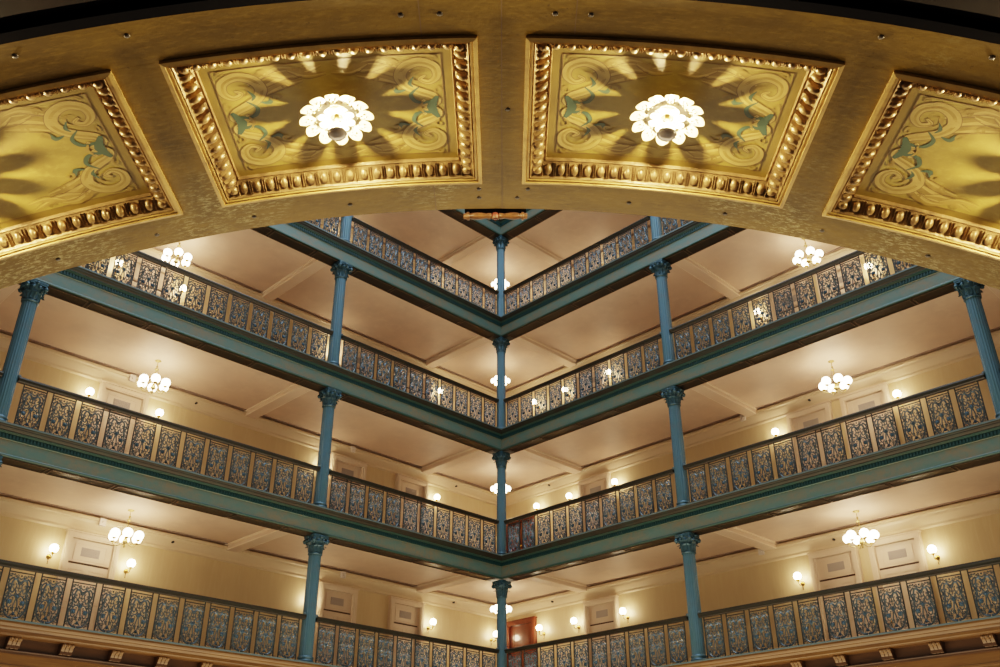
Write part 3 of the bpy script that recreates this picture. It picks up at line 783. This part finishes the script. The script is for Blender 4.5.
        # sage accents
        flat([(-.74, sy * .60), (-.70, sy * .48), (-.73, sy * .40)], [.004, .022, .004], Cg)
        flat([(-.66, sy * .36), (-.58, sy * .33), (-.55, sy * .44)], [.006, .03, .012], Cg)
        flat([(-.78, sy * .40), (-.70, sy * .26), (-.74, sy * .12), (-.84, sy * .08)], [.006, .022, .026, .008], Cg)
        flat([(-.92, sy * .02), (-.86, sy * .10), (-.78, sy * .06)], [.03, .026, .008], Cg)
        # fringe curls
        for (x, y, r, a, tn) in ((-.52, .40, .09, 0, 1), (-.94, .34, .07, 90, 1), (-.56, .86, .08, 180, -1), (-.4, .60, .07, 0, 1), (-.93, .93, .06, 0, 1), (-.2, .92, .07, 180, 1)):
            volute(x, sy * y, r, a, tn * sy, B, [.016, .012, .006])
    flat([(-.94, .22), (-.88, 0), (-.94, -.22)], [.02, .055, .02], Cg); flat([(-.80, .10), (-.77, 0), (-.80, -.10)], [.01, .018, .01], B)
    mb.build('painted_field', t, recalc=False)
def coffer_loc(th): return ap(th, YM)
THC = [-(T3 + T4) / 2, -(T1 + T2) / 2, (T1 + T2) / 2, (T3 + T4) / 2]
NM = ['leftmost', 'left of centre', 'right of centre', 'rightmost']
COF = {}
for th, nm in zip(THC, NM):
    wide = abs(th) > .3
    if wide not in COF:
        COF[wide] = t = thing('arch_coffer', '', 'coffer'); coffer_base(t, wide)
    else: t = copy_tree(COF[wide])
    t.location = coffer_loc(th); t.rotation_euler = (0, th + TW, 0)
    t['label'] = 'gilt-framed coffer painted with gold scrolls, %s on the arch' % nm; t['group'] = 'arch coffers'
# flower lamps
def make_lamp():
    t = thing('flower_lamp', '', 'ceiling lamp')
    mb = MB(); mb.lathe([(0, 0), (.06, 0), (.06, -.012), (.045, -.022), (.038, -.035), (.0, -.036)], M['gbrass'], 20); mb.build('ceiling_rose', t)
    NP = 12; seg = NP * 8
    mb = MB(); rings = 7; vs = []; fs = []
    for side in (0, 1):
        for j in range(rings + 1):
            u = j / rings
            for i in range(seg):
                a = 2 * PI * i / seg + PI / 12; ph = (i % 8) / 8
                tip = .114 + .046 * (abs(math.sin(PI * ph)) ** .42)
                r = .035 + (tip - .035) * u
                z = -.022 - .034 * min(1, (r - .035) / .07) - .012 * max(0, (r - .105) / .06) + .010 * math.sin(2 * PI * ph * 1 - PI / 2) * u * -.5
                vs.append((r * math.cos(a), r * math.sin(a), z - side * .0025))
    for side in (0, 1):
        o = side * (rings + 1) * seg
        for j in range(rings):
            for i in range(seg): k = (i + 1) % seg; fs.append((o + j * seg + i, o + j * seg + k, o + (j + 1) * seg + k, o + (j + 1) * seg + i))
    mb.add(vs, fs, M['petal'], True)
    mb.build('glass_petals', t)
    # gilt lace drawn on the petals: little leaves and dots
    mb = MB()
    for i in range(NP):
        a0 = 2 * PI * (i + .5) / NP + PI / 12
        for (r, da, sz) in ((.118, .10, .0045), (.118, -.10, .0045), (.104, .0, .005), (.092, .16, .0045), (.092, -.16, .0045), (.128, 0, .004)):
            zz = -.022 - .034 * min(1, (r - .035) / .07) - .012 * max(0, (r - .105) / .06) - .004
            mb.ball(sz, (r * math.cos(a0 + da), r * math.sin(a0 + da), zz - .003), M['gbrass'], 6, 4)
    mb.build('lace_beading', t)
    mb = MB(); vs = []; fs = []; n = 8; seg = n * 6
    for j in range(4):
        for i in range(seg):
            ph = (i % 6) / 6; tip = .052 + .028 * abs(math.sin(PI * ph)) ** .5; r = .03 + (tip - .03) * j / 3; a = 2 * PI * i / seg
            vs.append((r * math.cos(a), r * math.sin(a), -.060 - .012 * j / 3))
    for j in range(3):
        for i in range(seg): k = (i + 1) % seg; fs.append((j * seg + i, j * seg + k, (j + 1) * seg + k, (j + 1) * seg + i))
    mb.add(vs, fs, M['petal_in'], True); mb.build('inner_petals', t)
    mb = MB(); mb.ball(.017, (0, 0, -.105), M['bulb'], 12, 8); mb.build('bulb', t)
    mb = MB(); mb.tube([(0, 0, -.036), (0, 0, -.09)], .010, M['gbrass'], 8)
    mb.build('socket', t)
    mb = MB(); mb.ball(.042, (0, 0, -.148), M['finial'], 18, 12, (1, 1, .5)); mb.build('glass_finial', t)
    return t
lamp = make_lamp(); first = True
for th, nm in zip(THC, NM):
    t = lamp if first else copy_tree(lamp); first = False
    t.location = ap(th, YM - .03, .0595); t.rotation_euler = (0, th + TW, 0)
    t['label'] = 'lit flower-shaped glass lamp in the %s painted coffer of the arch' % nm; t['group'] = 'flower lamps'
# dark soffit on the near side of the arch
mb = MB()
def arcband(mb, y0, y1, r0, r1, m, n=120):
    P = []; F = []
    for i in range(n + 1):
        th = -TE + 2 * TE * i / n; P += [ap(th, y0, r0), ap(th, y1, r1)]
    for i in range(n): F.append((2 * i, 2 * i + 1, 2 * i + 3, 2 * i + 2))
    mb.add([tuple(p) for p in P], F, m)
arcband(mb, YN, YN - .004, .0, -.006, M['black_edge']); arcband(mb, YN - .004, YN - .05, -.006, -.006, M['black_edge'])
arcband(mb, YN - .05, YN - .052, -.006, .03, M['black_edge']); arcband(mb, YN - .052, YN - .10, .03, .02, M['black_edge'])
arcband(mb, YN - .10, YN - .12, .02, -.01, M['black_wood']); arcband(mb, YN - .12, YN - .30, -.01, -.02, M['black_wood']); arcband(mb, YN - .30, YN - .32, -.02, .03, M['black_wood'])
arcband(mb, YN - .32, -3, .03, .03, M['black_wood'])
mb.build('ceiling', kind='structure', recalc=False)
# turned spindle ornament under the crown of the arch
t = thing('spindle_ornament', 'small turned wooden double spindle hanging at the crown of the arch', 'ornament', (AX + .01, CY + YF + .05, CZ + 2.79))
for sx, nm in ((-1, 0), (1, 0)):
    mb = MB(); mb.lathe([(0, .018), (.016, .02), (.016, .035), (.012, .045), (.017, .07), (.019, .095), (.016, .12), (.013, .128), (.022, .132), (.022, .142), (.015, .146), (.015, .160), (0, .161)], M['spindle'], 14, axis='x')
    o = mb.build('spindle', t); o.scale.x = sx; 
mb = MB(); mb.ball(.021, (0, 0, 0), M['red'], 12, 8); mb.lathe([(.014, -.02), (.02, -.012), (.014, -.006)], M['spindle'], 12); mb.build('centre_knob', t)
mb = MB(); mb.box(-.155, .155, -.006, .006, .012, .10, M['black_wood']); mb.build('bracket', t)

# ------------------------------------------------------------------ light
sky = bpy.data.lights.new('skylight', 'AREA'); sky.shape = 'SQUARE'; sky.size = 16; sky.energy = 4000; sky.color = (.74, .87, 1.0)
so = bpy.data.objects.new('skylight', sky); col.objects.link(so); so.location = (0, -13, 23)
fl_ = bpy.data.lights.new('upward_fill', 'AREA'); fl_.shape = 'SQUARE'; fl_.size = 17; fl_.energy = 2600; fl_.color = (1.0, .78, .50)  # unseen fill added at floor level to brighten the gallery ceilings from below
fo = bpy.data.objects.new('upward_fill', fl_); col.objects.link(fo); fo.location = (0, -12, -5.2); fo.rotation_euler = (PI, 0, 0)
w = bpy.data.worlds.new('World'); bpy.context.scene.world = w; w.use_nodes = True
w.node_tree.nodes['Background'].inputs['Color'].default_value = (1, .82, .62, 1); w.node_tree.nodes['Background'].inputs['Strength'].default_value = .28

# ------------------------------------------------------------------ camera
cam = bpy.data.cameras.new('Camera'); cam.sensor_width = 36; cam.lens = 36 * 938.34 / 1000; cam.clip_end = 200
co = bpy.data.objects.new('Camera', cam); col.objects.link(co)
co.location = (CX, CY, CZ)
Rm = Matrix.Rotation(.0029, 4, 'Z') @ Matrix.Rotation(PI / 2 + .5000, 4, 'X') @ Matrix.Rotation(-.0020, 4, 'Z')
co.rotation_euler = Rm.to_euler()
sc = bpy.context.scene; sc.camera = co
sc.view_settings.view_transform = 'Filmic'; sc.view_settings.look = 'Medium High Contrast'; sc.view_settings.exposure = 0.0
sc.cycles.use_denoising = True
sc.cycles.sample_clamp_indirect = 4.0

for o in bpy.data.objects:
    if 'label' in o and not (4 <= len(o['label'].split()) <= 16): print('LABEL', len(o['label'].split()), o['label'])
